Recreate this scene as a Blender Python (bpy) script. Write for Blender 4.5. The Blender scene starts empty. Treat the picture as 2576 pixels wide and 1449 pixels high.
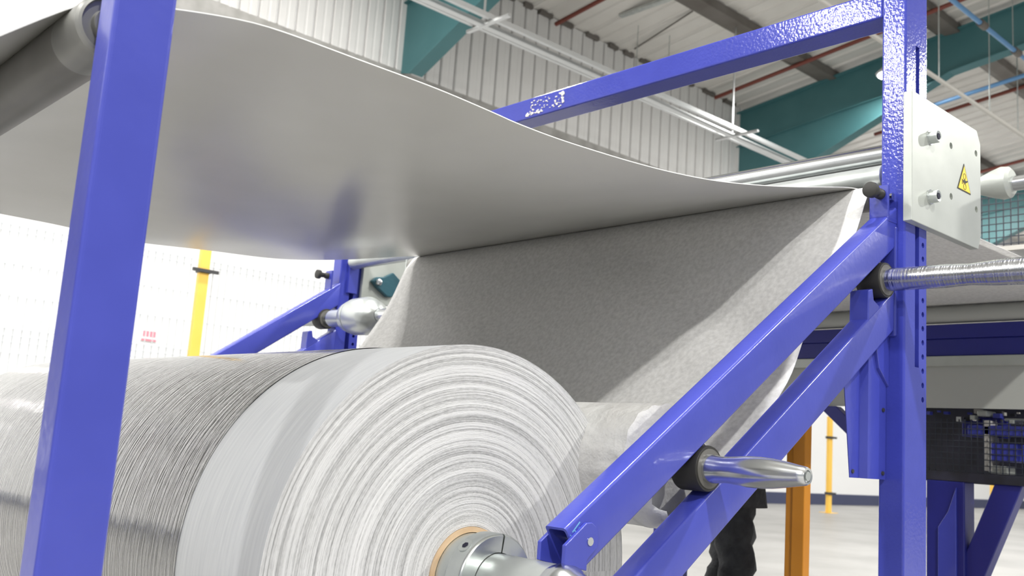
import bpy, bmesh, math, random
from mathutils import Vector, Matrix

SC = bpy.context.scene
COL = SC.collection
random.seed(7)
PI = math.pi

# ---------------------------------------------------------------- camera
CAM_H = 1.15
yaw, pit, rol = math.radians(47.8299), math.radians(9.1321), math.radians(3.955)
fw = Vector((math.cos(yaw)*math.cos(pit), math.sin(yaw)*math.cos(pit), math.sin(pit)))
rt = Vector((math.sin(yaw), -math.cos(yaw), 0.0))
up = rt.cross(fw)
r2 = rt*math.cos(rol) + up*math.sin(rol)
u2 = -rt*math.sin(rol) + up*math.cos(rol)
cam = bpy.data.cameras.new('camera')
cam.sensor_width = 36.0
cam.lens = 36.0*2471.157/2576.0
cam.clip_start, cam.clip_end = 0.05, 300
cam.dof.use_dof = True
cam.dof.focus_distance = 2.35
cam.dof.aperture_fstop = 6.3
co = bpy.data.objects.new('camera', cam)
M = Matrix((r2, u2, -fw)).transposed().to_4x4()
M.translation = (0, 0, CAM_H)
co.matrix_world = M
COL.objects.link(co)
SC.camera = co

# ---------------------------------------------------------------- world, exposure
w = bpy.data.worlds.new('hall_daylight')
SC.world = w
w.use_nodes = True
bg = w.node_tree.nodes['Background']
bg.inputs[0].default_value = (0.95, 0.98, 1.0, 1)
bg.inputs[1].default_value = 0.45
SC.view_settings.view_transform = 'Standard'
SC.view_settings.look = 'None'
SC.view_settings.exposure = 0.24
SC.view_settings.gamma = 1.0
SC.view_settings.use_curve_mapping = False
LAMP_W = 520.0
SC.cycles.max_bounces = 6; SC.cycles.diffuse_bounces = 3; SC.cycles.glossy_bounces = 3
SC.cycles.transmission_bounces = 2; SC.cycles.transparent_max_bounces = 2
SC.cycles.use_denoising = True
SC.cycles.adaptive_threshold = 0.08

# ---------------------------------------------------------------- materials
MATS = {}
def mat(name, base, rough=0.5, metal=0.0, bump=None, var=None, coat=0.0, spec=0.5, coords='Object', vec=None, transl=0.0, emit=None, aniso=0.0):
    m = bpy.data.materials.new(name); m.use_nodes = True
    nt = m.node_tree; N = nt.nodes; L = nt.links
    b = N['Principled BSDF']
    b.inputs['Base Color'].default_value = (*base, 1)
    b.inputs['Roughness'].default_value = rough
    b.inputs['Metallic'].default_value = metal
    b.inputs['Coat Weight'].default_value = coat
    b.inputs['Coat Roughness'].default_value = 0.08
    b.inputs['Coat IOR'].default_value = 1.6
    b.inputs['Specular IOR Level'].default_value = spec
    tc = N.new('ShaderNodeTexCoord'); mp = N.new('ShaderNodeMapping')
    L.new(tc.outputs[coords], mp.inputs[0])
    if vec: mp.inputs['Scale'].default_value = vec
    def noise(scale, detail=3.0, rgh=0.55):
        n = N.new('ShaderNodeTexNoise'); n.inputs['Scale'].default_value = scale
        n.inputs['Detail'].default_value = detail; n.inputs['Roughness'].default_value = rgh
        L.new(mp.outputs[0], n.inputs['Vector']); return n
    if var:                                     # (second colour, scale, low, high)
        n = noise(var[1], var[4] if len(var) > 4 else 2.0)
        r = N.new('ShaderNodeValToRGB')
        r.color_ramp.elements[0].position = var[2]; r.color_ramp.elements[1].position = var[3]
        r.color_ramp.elements[0].color = (*base, 1); r.color_ramp.elements[1].color = (*var[0], 1)
        L.new(n.outputs['Fac'], r.inputs[0]); L.new(r.outputs[0], b.inputs['Base Color'])
        colout = r.outputs[0]
    else:
        colout = None
    if bump:                                    # (scale, strength, distance)
        n = noise(bump[0], bump[3] if len(bump) > 3 else 1.0)
        bn = N.new('ShaderNodeBump'); bn.inputs['Strength'].default_value = bump[1]
        bn.inputs['Distance'].default_value = bump[2]
        L.new(n.outputs['Fac'], bn.inputs['Height']); L.new(bn.outputs[0], b.inputs['Normal'])
        if coat: L.new(bn.outputs[0], b.inputs['Coat Normal'])
    if emit:
        b.inputs['Emission Color'].default_value = (*emit[0], 1)
        b.inputs['Emission Strength'].default_value = emit[1]
        m.cycles.emission_sampling = 'NONE'
    if transl > 0:
        t = N.new('ShaderNodeBsdfTranslucent'); mx = N.new('ShaderNodeMixShader')
        mx.inputs[0].default_value = transl
        t.inputs[0].default_value = (*base, 1)
        if colout: L.new(colout, t.inputs[0])
        out = N['Material Output']
        L.new(b.outputs[0], mx.inputs[1]); L.new(t.outputs[0], mx.inputs[2]); L.new(mx.outputs[0], out.inputs[0])
    MATS[name] = m
    return m

mat('blue_paint', (0.046, 0.059, 0.385), 0.30, bump=(55, 0.10, 0.004), var=((0.053, 0.067, 0.42), 7, 0.35, 0.7), coat=0.25)
mat('blue_paint_peel', (0.046, 0.059, 0.385), 0.12, bump=(95, 0.055, 0.010, 1.0), var=((0.053, 0.067, 0.42), 7, 0.35, 0.7), coat=0.0)
mat('blue_dark', (0.020, 0.024, 0.22), 0.35, bump=(60, 0.1, 0.004))
mat('zinc_plate', (0.45, 0.475, 0.44), 0.38, 0.35, bump=(40, 0.05, 0.003), var=((0.52, 0.545, 0.505), 6, 0.3, 0.7))
mat('steel', (0.62, 0.64, 0.65), 0.20, 1.0, bump=(8, 0.05, 0.004), var=((0.72, 0.74, 0.75), 9, 0.3, 0.7))
mat('steel_turned', (0.46, 0.475, 0.49), 0.24, 1.0, bump=(10, 0.2, 0.006), vec=(1, 14, 1), var=((0.60, 0.61, 0.63), 6, 0.3, 0.7))
mat('steel_dull', (0.50, 0.53, 0.52), 0.38, 0.85, bump=(30, 0.1, 0.004), var=((0.62, 0.65, 0.63), 10, 0.3, 0.7))
mat('collar_steel', (0.52, 0.55, 0.54), 0.26, 0.9, bump=(60, 0.06, 0.003), var=((0.62, 0.65, 0.64), 14, 0.3, 0.7))
mat('drum_satin', (0.60, 0.63, 0.62), 0.36, 0.8)
mat('dark_roller', (0.115, 0.11, 0.10), 0.42, 0.1, bump=(20, 0.06, 0.004), var=((0.16, 0.155, 0.145), 5, 0.35, 0.65))
mat('bare_roller_end', (0.30, 0.30, 0.28), 0.38, 0.5, bump=(20, 0.06, 0.004), var=((0.22, 0.22, 0.21), 8, 0.4, 0.65))
mat('black_rubber', (0.022, 0.021, 0.019), 0.55, bump=(60, 0.1, 0.003))
mat('black_plastic', (0.04, 0.04, 0.042), 0.5)
mat('black_hole', (0.01, 0.01, 0.03), 0.7)
mat('sheet_under', (0.62, 0.613, 0.565), 0.22, spec=0.6, bump=(900, 0.04, 0.0006), var=((0.66, 0.652, 0.605), 3, 0.3, 0.7))
mat('sheet_top', (0.07, 0.07, 0.068), 0.45)
mat('sheet_edge', (0.85, 0.85, 0.82), 0.5)
mat('fleece', (0.80, 0.795, 0.78), 0.95, spec=0.1, bump=(300, 0.3, 0.002, 2.0), var=((0.97, 0.965, 0.95), 70, 0.30, 0.68, 4.0), transl=0.3)
mat('fleece_light', (0.62, 0.62, 0.63), 0.9, spec=0.2, bump=(200, 0.3, 0.002, 5.0), var=((0.78, 0.78, 0.79), 30, 0.35, 0.65, 8.0), transl=0.1)
mat('film', (0.075, 0.077, 0.075), 0.17, 0.15, coat=1.0, spec=0.9, coords='UV', vec=(4.0, 90, 1), bump=(1.2, 0.5, 0.012, 3.0), var=((0.24, 0.243, 0.24), 1.6, 0.36, 0.66))
mat('selvedge', (0.76, 0.78, 0.81), 0.55, spec=0.4, coords='UV', vec=(3.0, 60, 1), bump=(1.5, 0.25, 0.004, 4.0), var=((0.86, 0.88, 0.90), 2, 0.3, 0.7))
mat('small_roll_wrap', (0.70, 0.69, 0.67), 0.6, spec=0.4, coords='Object', bump=(14, 0.7, 0.02, 4.0), var=((0.82, 0.82, 0.80), 9, 0.3, 0.7), transl=0.1)
mat('cardboard', (0.62, 0.42, 0.24), 0.8, bump=(80, 0.2, 0.003), var=((0.70, 0.52, 0.34), 20, 0.3, 0.7))
mat('white_wall', (0.86, 0.86, 0.86), 0.7, bump=(6, 0.05, 0.01))
mat('cladding', (0.72, 0.71, 0.695), 0.5, bump=(4, 0.05, 0.01), var=((0.78, 0.77, 0.755), 1.5, 0.3, 0.7))
mat('shadow_band', (0.34, 0.33, 0.31), 0.6, bump=(5, 0.2, 0.03), var=((0.46, 0.45, 0.43), 3, 0.35, 0.65))  # grey-brown shadow tone held in the colour
mat('roof', (0.66, 0.64, 0.60), 0.6, bump=(3, 0.05, 0.01), var=((0.74, 0.72, 0.68), 0.9, 0.3, 0.7))
mat('purlin', (0.13, 0.115, 0.10), 0.7, var=((0.18, 0.165, 0.15), 1.5, 0.3, 0.7))
mat('teal', (0.058, 0.175, 0.19), 0.5, var=((0.07, 0.195, 0.21), 1.2, 0.3, 0.7))
mat('teal_bearing', (0.02, 0.09, 0.12), 0.35, bump=(40, 0.15, 0.004))
mat('galv', (0.62, 0.63, 0.63), 0.32, 0.8, bump=(6, 0.08, 0.01))
mat('conduit_paint', (0.55, 0.53, 0.49), 0.5)
mat('red_pipe', (0.19, 0.045, 0.03), 0.5)
mat('blue_pipe', (0.13, 0.30, 0.55), 0.4)
mat('yellow', (0.92, 0.55, 0.09), 0.4, var=((0.95, 0.60, 0.11), 2, 0.3, 0.7))
mat('orange', (0.62, 0.235, 0.014), 0.4, var=((0.70, 0.28, 0.02), 3, 0.3, 0.7))
mat('wire', (0.52, 0.54, 0.56), 0.5)
mat('wire_dark', (0.03, 0.035, 0.05), 0.5)
mat('concrete', (0.235, 0.23, 0.222), 0.42, bump=(8, 0.08, 0.01, 2.0), var=((0.34, 0.335, 0.325), 0.7, 0.32, 0.66, 4.0))
mat('skirting', (0.055, 0.065, 0.13), 0.5)
mat('cloth_black', (0.022, 0.023, 0.026), 0.85, bump=(16, 0.9, 0.02, 4.0), var=((0.045, 0.047, 0.05), 12, 0.4, 0.7))
mat('skin', (0.55, 0.33, 0.24), 0.55)
mat('hair', (0.03, 0.02, 0.015), 0.7)
mat('warn_yellow', (0.90, 0.66, 0.02), 0.4)
mat('warn_black', (0.03, 0.028, 0.02), 0.5)
mat('residue', (0.72, 0.70, 0.68), 0.7)
mat('chalk_teal', (0.16, 0.40, 0.60), 0.7)
mat('pink', (0.85, 0.25, 0.32), 0.6)
mat('machine_dark', (0.018, 0.019, 0.028), 0.5, var=((0.03, 0.03, 0.05), 8, 0.4, 0.6))
mat('grey_panel', (0.42, 0.43, 0.40), 0.5)
mat('lamp_glow', (0.9, 0.9, 0.9), 0.5, emit=((1, 0.99, 0.96), 12.0))
mat('lamp_shell', (0.6, 0.6, 0.6), 0.4, 0.5)

def roll_end_material():
    m = bpy.data.materials.new('roll_end'); m.use_nodes = True
    N = m.node_tree.nodes; L = m.node_tree.links; b = N['Principled BSDF']
    b.inputs['Roughness'].default_value = 0.9; b.inputs['Specular IOR Level'].default_value = 0.15
    tc = N.new('ShaderNodeTexCoord')
    def ns(sc, scale, det, lo, hi):
        mp = N.new('ShaderNodeMapping'); mp.inputs['Scale'].default_value = sc
        L.new(tc.outputs['UV'], mp.inputs[0])
        n = N.new('ShaderNodeTexNoise'); n.inputs['Scale'].default_value = scale; n.inputs['Detail'].default_value = det
        n.inputs['Roughness'].default_value = 0.7
        L.new(mp.outputs[0], n.inputs['Vector'])
        r = N.new('ShaderNodeMapRange'); r.inputs[1].default_value = lo; r.inputs[2].default_value = hi
        L.new(n.outputs['Fac'], r.inputs[0]); return r.outputs[0]
    rings = ns((0.22, 150, 1), 1.0, 5.0, 0.36, 0.58)       # fine wound layers
    broad = ns((0.35, 26, 1), 1.0, 3.0, 0.38, 0.62)
    speck = ns((22, 260, 1), 1.0, 4.0, 0.34, 0.68)
    a = N.new('ShaderNodeMath'); a.operation = 'MULTIPLY_ADD'; a.inputs[1].default_value = 0.62
    L.new(rings, a.inputs[0])
    c = N.new('ShaderNodeMath'); c.operation = 'MULTIPLY'; c.inputs[1].default_value = 0.2; L.new(broad, c.inputs[0])
    L.new(c.outputs[0], a.inputs[2])
    d = N.new('ShaderNodeMath'); d.operation = 'MULTIPLY_ADD'; d.inputs[1].default_value = 0.3
    L.new(speck, d.inputs[0]); L.new(a.outputs[0], d.inputs[2])
    r = N.new('ShaderNodeValToRGB')
    r.color_ramp.elements[0].color = (0.27, 0.27, 0.27, 1); r.color_ramp.elements[0].position = 0.05
    r.color_ramp.elements[1].color = (0.74, 0.74, 0.735, 1); r.color_ramp.elements[1].position = 0.75
    L.new(d.outputs[0], r.inputs[0]); L.new(r.outputs[0], b.inputs['Base Color'])
    bn = N.new('ShaderNodeBump'); bn.inputs['Strength'].default_value = 0.6; bn.inputs['Distance'].default_value = 0.004
    L.new(d.outputs[0], bn.inputs['Height']); L.new(bn.outputs[0], b.inputs['Normal'])
    MATS['roll_end'] = m
roll_end_material()

# ---------------------------------------------------------------- builders
class MB:
    def __init__(s): s.v = []; s.f = []; s.mi = []; s.uv = {}
    def add(s, vs, fs, mi=0, uvs=None):
        o = len(s.v); s.v += [tuple(p) for p in vs]
        for k, f in enumerate(fs):
            if uvs: s.uv[len(s.f)] = uvs[k]
            s.f.append(tuple(i+o for i in f)); s.mi.append(mi)
        return s
    def box(s, x0, x1, y0, y1, z0, z1, mi=0):
        vs = [(x0,y0,z0),(x1,y0,z0),(x1,y1,z0),(x0,y1,z0),(x0,y0,z1),(x1,y0,z1),(x1,y1,z1),(x0,y1,z1)]
        return s.add(vs, [(0,3,2,1),(4,5,6,7),(0,1,5,4),(1,2,6,5),(2,3,7,6),(3,0,4,7)], mi)
    def prism(s, poly, lo, hi, axis='y', mi=0):
        # poly in the other two axes: y->(x,z)  x->(y,z)  z->(x,y)
        def P(p, t):
            return {'y': (p[0], t, p[1]), 'x': (t, p[0], p[1]), 'z': (p[0], p[1], t)}[axis]
        n = len(poly)
        vs = [P(p, lo) for p in poly] + [P(p, hi) for p in poly]
        fs = [tuple(range(n)), tuple(range(2*n-1, n-1, -1))] + [(i, n+i, n+(i+1) % n, (i+1) % n) for i in range(n)]
        return s.add(vs, fs, mi)
    def lathe(s, prof, c, axis='y', seg=32, mi=0, caps=True, tilt=0.0):
        # prof: (t, r) along axis; c: centre in the other two axes
        rings = []; vs = []; fs = []
        for t, r in prof:
            row = []
            for k in range(seg):
                a = 2*PI*k/seg; p, q = c[0]+r*math.cos(a), c[1]+r*math.sin(a)
                row.append(len(vs))
                vs.append({'y': (p, t, q+tilt*t), 'x': (t, p, q), 'z': (p, q, t)}[axis])
            rings.append(row)
        for a, b in zip(rings, rings[1:]):
            for k in range(seg):
                fs.append((a[k], b[k], b[(k+1) % seg], a[(k+1) % seg]))
        if caps:
            fs.append(tuple(rings[0])); fs.append(tuple(reversed(rings[-1])))
        return s.add(vs, fs, mi)
    def tube(s, pts, r, seg=10, mi=0):
        pts = [Vector(p) for p in pts]
        vs = []; fs = []; prev = None; rows = []
        for i, p in enumerate(pts):
            d = (pts[min(i+1, len(pts)-1)] - pts[max(i-1, 0)]).normalized()
            a = d.orthogonal().normalized() if prev is None else (prev - d*prev.dot(d)).normalized()
            prev = a; b = d.cross(a); row = []
            for k in range(seg):
                t = 2*PI*k/seg; row.append(len(vs)); vs.append(p + (a*math.cos(t)+b*math.sin(t))*r)
            rows.append(row)
        for x, y in zip(rows, rows[1:]):
            for k in range(seg): fs.append((x[k], x[(k+1) % seg], y[(k+1) % seg], y[k]))
        fs.append(tuple(reversed(rows[0]))); fs.append(tuple(rows[-1]))
        return s.add(vs, fs, mi)
    def build(s, name, mats, parent=None, bevel=0.0, smooth=False, seg=2):
        me = bpy.data.meshes.new(name)
        me.from_pydata(s.v, [], s.f)
        if s.uv:
            uvl = me.uv_layers.new(name='UVMap')
            for fi, uv in s.uv.items():
                for li, q in zip(me.polygons[fi].loop_indices, uv): uvl.data[li].uv = q
        if isinstance(mats, str): mats = [mats]
        for m in mats: me.materials.append(MATS[m])
        for p, mi in zip(me.polygons, s.mi): p.material_index = mi
        bm = bmesh.new(); bm.from_mesh(me)
        if not s.uv: bmesh.ops.recalc_face_normals(bm, faces=bm.faces)
        if bevel > 0:
            es = [e for e in bm.edges if len(e.link_faces) == 2 and e.calc_face_angle(0) > 0.6]
            bmesh.ops.bevel(bm, geom=es, offset=bevel, segments=seg, affect='EDGES', profile=0.5, clamp_overlap=True)
        bm.to_mesh(me); bm.free()
        if smooth:
            for p in me.polygons: p.use_smooth = True
            if smooth != 'all':
                try: me.set_sharp_from_angle(angle=math.radians(38))
                except Exception: pass
        o = bpy.data.objects.new(name, me); COL.objects.link(o)
        if parent is not None:
            o.parent = parent
            o.matrix_parent_inverse = Matrix.Translation(-parent.location)
        return o

def tag(o, label, cat, group=None):
    o['label'] = label; o['category'] = cat
    if group: o['group'] = group
    return o
def thing(name, label, cat, loc=(0, 0, 0), group=None):
    o = bpy.data.objects.new(name, None); o.empty_display_size = 0.1
    o.location = loc; COL.objects.link(o)
    return tag(o, label, cat, group)
def struct(o):
    o['kind'] = 'structure'; return o
def cut(o, cutter_mb):
    c = cutter_mb.build('cutter_tmp', 'black_hole')
    md = o.modifiers.new('b', 'BOOLEAN'); md.operation = 'DIFFERENCE'; md.object = c; md.solver = 'EXACT'
    bpy.context.view_layer.update()
    dg = bpy.context.evaluated_depsgraph_get()
    me = bpy.data.meshes.new_from_object(o.evaluated_get(dg))
    o.modifiers.clear(); old = o.data; o.data = me; me.name = old.name
    bpy.data.objects.remove(c, do_unlink=True)
    bpy.data.meshes.remove(old)

# ================================================================ SETTING
WY = 16.6; EAVE = 11.6; PITCH = 0.125
def roof_z(y): return EAVE + PITCH*(WY-abs(y)) if y >= 0 else EAVE + PITCH*(WY-abs(y))
floor = struct(MB().box(-26, 60, -16.8, WY+0.2, -0.2, 0.0).build('floor', 'concrete'))
wall = struct(MB().box(-26, 60, WY, WY+0.2, 0, EAVE+0.1).build('wall_back', 'white_wall'))
wall_e = struct(MB().box(60, 60.2, -16.8, WY+0.2, 0, 14.0).build('wall_right', 'white_wall'))
struct(MB().box(-26, 60, WY-0.03, WY, 0.0, 0.34).build('baseboard_back', 'skirting', bevel=0.01))
struct(MB().box(-26, 23.64, WY-0.06, WY, 8.25, 8.86).build('trim_1', 'shadow_band'))  # solid strip painted as the shadow band below the cladding
# cladding panels, each a piece of the wall
proto = None; x = 4.04
while x < 23.6:
    if proto is None:
        wd = 0.392
        prof = [(0, 0), (0.0, -0.05), (0.02, -0.07), (0.15, -0.07), (0.17, -0.062), (0.20, -0.062), (0.22, -0.07), (wd-0.055, -0.07), (wd-0.035, -0.05), (wd-0.035, 0)]
        proto = MB().prism([(a, b) for a, b in prof], 0, EAVE-8.84, 'z').build('cladding_panel', 'cladding', wall)
        o = proto
    else:
        o = proto.copy(); COL.objects.link(o)
    o.matrix_parent_inverse.identity()
    o.parent = wall; o.location = (x, WY, 8.84)
    x += 0.4
struct(MB().box(23.56, 23.66, WY-0.12, WY, 8.84, EAVE).build('trim_2', 'cladding', bevel=0.01))
# roof: slab and sheets
def roof_half(name, sgn):
    poly = [(sgn*(WY+0.2), EAVE+0.0), (0, EAVE+PITCH*WY), (0, EAVE+PITCH*WY+0.15), (sgn*(WY+0.2), EAVE+0.15)]
    return struct(MB().prism([(y, z+0.06) for y, z in poly], -26, 60, 'x').build(name, 'roof'))
ceil1 = roof_half('ceiling', 1); ceil2 = roof_half('ceiling_near', -1)
ceil2.name = 'ceiling.001'
proto = None; x = 4.0
while x < 46:
    if proto is None:
        mb = MB(); wd = 1.0
        pf = [(0, 0.05), (0, 0.0), (0.08, 0.0), (0.12, 0.04), (0.40, 0.04), (0.44, 0.0), (0.52, 0.0), (0.56, 0.04), (0.90, 0.04), (0.94, 0.0), (0.985, 0.0), (0.985, 0.05)]
        n = len(pf)
        y0, y1 = WY, 0.2
        vs = [(a, y0, EAVE+b) for a, b in pf] + [(a, y1, EAVE+PITCH*(WY-y1)+b) for a, b in pf]
        mb.add(vs, [(i, i+1, n+i+1, n+i) for i in range(n-1)])
        proto = mb.build('roof_sheet', 'roof', ceil1); o = proto
    else:
        o = proto.copy(); COL.objects.link(o)
    o.matrix_parent_inverse.identity()
    o.parent = ceil1; o.location = (x, 0, 0)
    x += 1.0
for i, (yc, txt) in enumerate([(13.70, 'nearest the cladding wall'), (10.32, 'second out from the cladding wall'), (6.94, 'third out from the cladding wall')]):
    z = EAVE+PITCH*(WY-yc)
    o = MB().prism([(yc-0.32, z+0.02), (yc+0.30, z-0.05), (yc+0.30, z-0.09), (yc+0.05, z-0.20), (yc-0.32, z-0.20)], -10, 58, 'x').build('roof_purlin', 'purlin')
    tag(o, 'dark brown roof purlin running under the roof sheets, '+txt, 'purlin', 'roof purlins')
mb = MB(); xx = 6.0; rr = random.Random(2)
while xx < 23.4:
    wl = 0.25+rr.random()*0.35
    mb.box(xx, xx+wl, WY-0.16, WY-0.02, EAVE-0.07, EAVE+0.03); xx += wl+0.25+rr.random()*0.3
mb.build('eaves_gap_dashes', 'purlin', ceil1)['kind'] = 'stuff'  # dark boxes standing for the dark gaps under the roof ribs
# portal frame rafters
def rafter(xc, label):
    t = thing('steel_rafter', label, 'rafter', (xc, WY, 8.6), 'teal portal rafters')
    top = [(WY-0.02, 11.38), (8.4, 12.50), (0, 13.60)]
    bot = [(0, 12.75), (8.4, 11.42), (10.2, 11.16), (16.02, 8.66), (WY-0.02, 8.80)]
    MB().prism(top+bot, xc-0.012, xc+0.012, 'x').build('web', 'teal', t)
    def flange(pts, wdt, nm, th=0.03):
        mb = MB()
        for (y0, z0), (y1, z1) in zip(pts, pts[1:]):
            mb.prism([(y0, z0), (y1, z1), (y1, z1+th), (y0, z0+th)], xc-wdt/2, xc+wdt/2, 'x')
        return mb.build(nm, 'teal', t)
    flange([(WY-0.02, 11.36), (0, 13.58)], 0.30, 'top_flange')
    flange([(0, 12.73), (8.4, 11.40), (10.2, 11.14), (16.02, 8.63)], 0.34, 'bottom_flange')
    flange([(10.2, 11.14), (WY-0.05, 10.33)], 0.20, 'haunch_stiffener')
    return t
rafter(11.39, 'teal steel rafter haunch at upper left, above the grey sheet')
rafter(23.64, 'teal steel rafter crossing behind the tall blue upright')
rafter(35.9, 'far teal steel rafter low at the right edge')
# cable tray under the eaves
ty, tz = 13.6, 8.98
tray = thing('cable_tray', 'galvanised cable trunking hung below the eaves along the cladding wall', 'cable tray', (16, ty, tz))
MB().box(4, 40, ty-0.28, ty-0.20, tz, tz+0.10).build('side_rail', 'galv', tray)
MB().box(4, 40, ty+0.20, ty+0.28, tz, tz+0.10).build('side_rail', 'galv', tray)
MB().box(4, 40, ty-0.07, ty+0.07, tz-0.06, tz+0.02).build('trunking_body', 'galv', tray)
for hx in (11.12, 19.16, 26.9):
    MB().box(hx-0.04, hx+0.04, ty-0.75, ty+0.45, tz-0.07, tz-0.02).build('cross_bracket', 'galv', tray)
    MB().box(hx-0.018, hx+0.018, ty-0.03, ty+0.0, tz-0.05, roof_z(ty)+0.02).build('hanger', 'galv', tray)
# pipes under the roof
for xp, ya, yb, dz, lb in ((15.65, 16.35, 2.0, 0.27, 'red-brown sprinkler pipe under the roof, left of the blue top beam'),
                           (22.04, 16.25, 2.0, 0.27, 'red-brown sprinkler pipe seen through the blue frame opening'),
                           (28.0, 14.5, 1.5, 0.30, 'red-brown sprinkler pipe above the blue pipe at upper right'),
                           (33.4, 14.5, 1.5, 0.50, 'low red-brown sprinkler pipe right of the steel plate')):
    o = MB().tube([(xp, ya, roof_z(ya)-dz), (xp, yb, roof_z(yb)-dz)], 0.055).build('sprinkler_pipe', 'red_pipe', smooth=True)
    tag(o, lb, 'pipe', 'sprinkler pipes')
BY = 8.35; zb = 10.95
t = thing('blue_air_pipe', 'blue compressed air pipe with dark couplings under the roof', 'pipe', (19.8, BY, zb))
MB().tube([(6, BY, zb), (22.8, BY, zb)], 0.053).build('pipe', 'blue_pipe', t, smooth=True)
MB().tube([(22.8, BY, zb), (24.2, BY, zb), (24.2, 11.9, zb-0.44)], 0.053).build('pipe', 'blue_pipe', t, smooth=True)
MB().tube([(24.2, BY, zb), (24.2, 3.5, zb+0.53)], 0.053).build('pipe', 'blue_pipe', t, smooth=True)
for cx in (20.9, 22.8): MB().tube([(cx-0.14, BY, zb), (cx+0.14, BY, zb)], 0.088).build('coupling', 'purlin', t, smooth=True)
for cx in (10.0, 16.6, 22.6): MB().tube([(cx, BY, zb), (cx, BY, roof_z(BY))], 0.011, 6).build('drop_rod', 'steel_dull', t)
t = thing('roof_conduit', 'pale grey conduit hung on thin rods across the roof', 'conduit', (22, 9.0, 9.6))
MB().tube([(10, 9.0, 9.62), (34, 9.0, 9.62)], 0.05).build('tube', 'conduit_paint', t, smooth=True)
for hx in (20.2, 22.9, 24.6, 26.5): MB().tube([(hx, 9.0, 9.62), (hx, 9.0, roof_z(9.0))], 0.014, 6).build('drop_rod', 'steel_dull', t)
t = thing('hanging_rods', 'thin drop rods and dark strut under the roof near the eaves', 'rods', (18, 15, 11.2))
MB().tube([(18.38, 16.17, 11.60), (17.97, 14.01, 11.86)], 0.022, 6).build('strut', 'purlin', t)
MB().tube([(17.6, 15.4, roof_z(15.4)-1.25), (17.6, 15.4, roof_z(15.4))], 0.013, 6).build('drop_rod', 'steel_dull', t)
MB().tube([(18.6, 15.2, roof_z(15.2)-1.15), (18.6, 15.2, roof_z(15.2))], 0.013, 6).build('drop_rod', 'steel_dull', t)
MB().box(16.85, 17.0, 13.8, 15.4, roof_z(15.4)-0.02, roof_z(15.4)+0.04).build('short_rail', 'steel_dull', t)

# high bay lamps (the hall's lamps)
def lamp(x, y, z=11.0, vis='round high bay lamp hanging under the roof', power=LAMP_W):
    t = thing('high_bay_lamp', vis, 'lamp', (x, y, z), 'high bay lamps')
    MB().lathe([(z+0.02, 0.34), (z+0.06, 0.36), (z+0.22, 0.20), (z+0.40, 0.12)], (x, y), 'z', 24).build('reflector', 'lamp_shell', t, smooth=True)
    MB().lathe([(z, 0.30), (z+0.02, 0.30)], (x, y), 'z', 24).build('lens', 'lamp_glow', t)
    MB().tube([(x, y, z+0.40), (x, y, roof_z(y))], 0.012, 6).build('drop_rod', 'steel_dull', t)
    l = bpy.data.lights.new('high_bay_light', 'AREA'); l.shape = 'DISK'; l.size = 0.6; l.energy = power
    l.color = (1.0, 0.985, 0.95)
    lo = bpy.data.objects.new('high_bay_light', l); lo.location = (x, y, z-0.01); COL.objects.link(lo)
for lx in (-7, 0, 7): lamp(lx, 11.2)
for lx in (-18, -8, 2, 12, 24, 37): lamp(lx, 2.0, power=LAMP_W*(1.2 if lx == 2 else 1.8))
for lx in (-14, -2, 10, 24): lamp(lx, -8.0, power=LAMP_W*2.6)
for lx, ly in ((-13.0, 10.6), (-16.1, 10.7), (-19.4, 11.6)): lamp(lx, ly, power=LAMP_W*0.9)
lamp(22.55, 11.27, 11.0, 'high bay lamp whose bright lens peeks past the tall blue upright', 180.0)
lamp(32, 14.4, 11.2, 'high bay lamp close to the back wall, beyond the second teal rafter')
lamp(42, 14.4, 11.2, 'farthest high bay lamp along the back wall')

# mesh fence with yellow posts
FY = 13.6
def fence_post(x, label, h=3.7):
    t = thing('fence_post', label, 'post', (x, FY, 0), 'yellow fence posts')
    MB().box(x-0.075, x+0.075, FY-0.05, FY+0.05, 0.012, h).build('tube', 'yellow', t, bevel=0.01)
    MB().box(x-0.2, x+0.2, FY-0.16, FY+0.16, 0, 0.012).build('base_plate', 'yellow', t)
    for z in (0.5, 1.95, 3.37):
        mb = MB(); mb.box(x-0.09, x+0.09, FY-0.07, FY+0.07, z-0.03, z+0.03)
        mb.box(x-0.20, x+0.20, FY-0.10, FY-0.06, z-0.025, z+0.025)
        mb.build('clamp', 'black_plastic', t)
fence_post(6.2, 'yellow fence post with black clamps left of the blue arms')
fence_post(24.0, 'yellow fence post between the orange post and blue upright', 2.5)
fence_post(34.5, 'slim far yellow fence post behind the blue legs', 2.5)
def fence_panel(x0, x1, label, zt=3.55):
    t = thing('mesh_fence', label, 'fence', ((x0+x1)/2, FY, 0.2), 'mesh fence panels')
    mb = MB(); x = x0+0.05
    while x < x1:
        mb.box(x, x+0.012, FY-0.006, FY+0.006, 0.18, zt); x += 0.107
    for z in (0.2, 0.62, 1.04, 1.46, 1.88, 2.02, 2.10, 2.19, 2.61, 3.02, 3.44, 3.52):
        mb.box(x0, x1, FY-0.02, FY-0.006, z-0.006, z+0.006)
    o = mb.build('wire_mesh', 'wire', t); o['kind'] = 'stuff'
fence_panel(2.2, 6.1, 'pale wire mesh fence panel left of the yellow post')
fence_panel(6.3, 10.2, 'pale wire mesh fence panel right of the yellow post, behind the blue arms')
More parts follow.
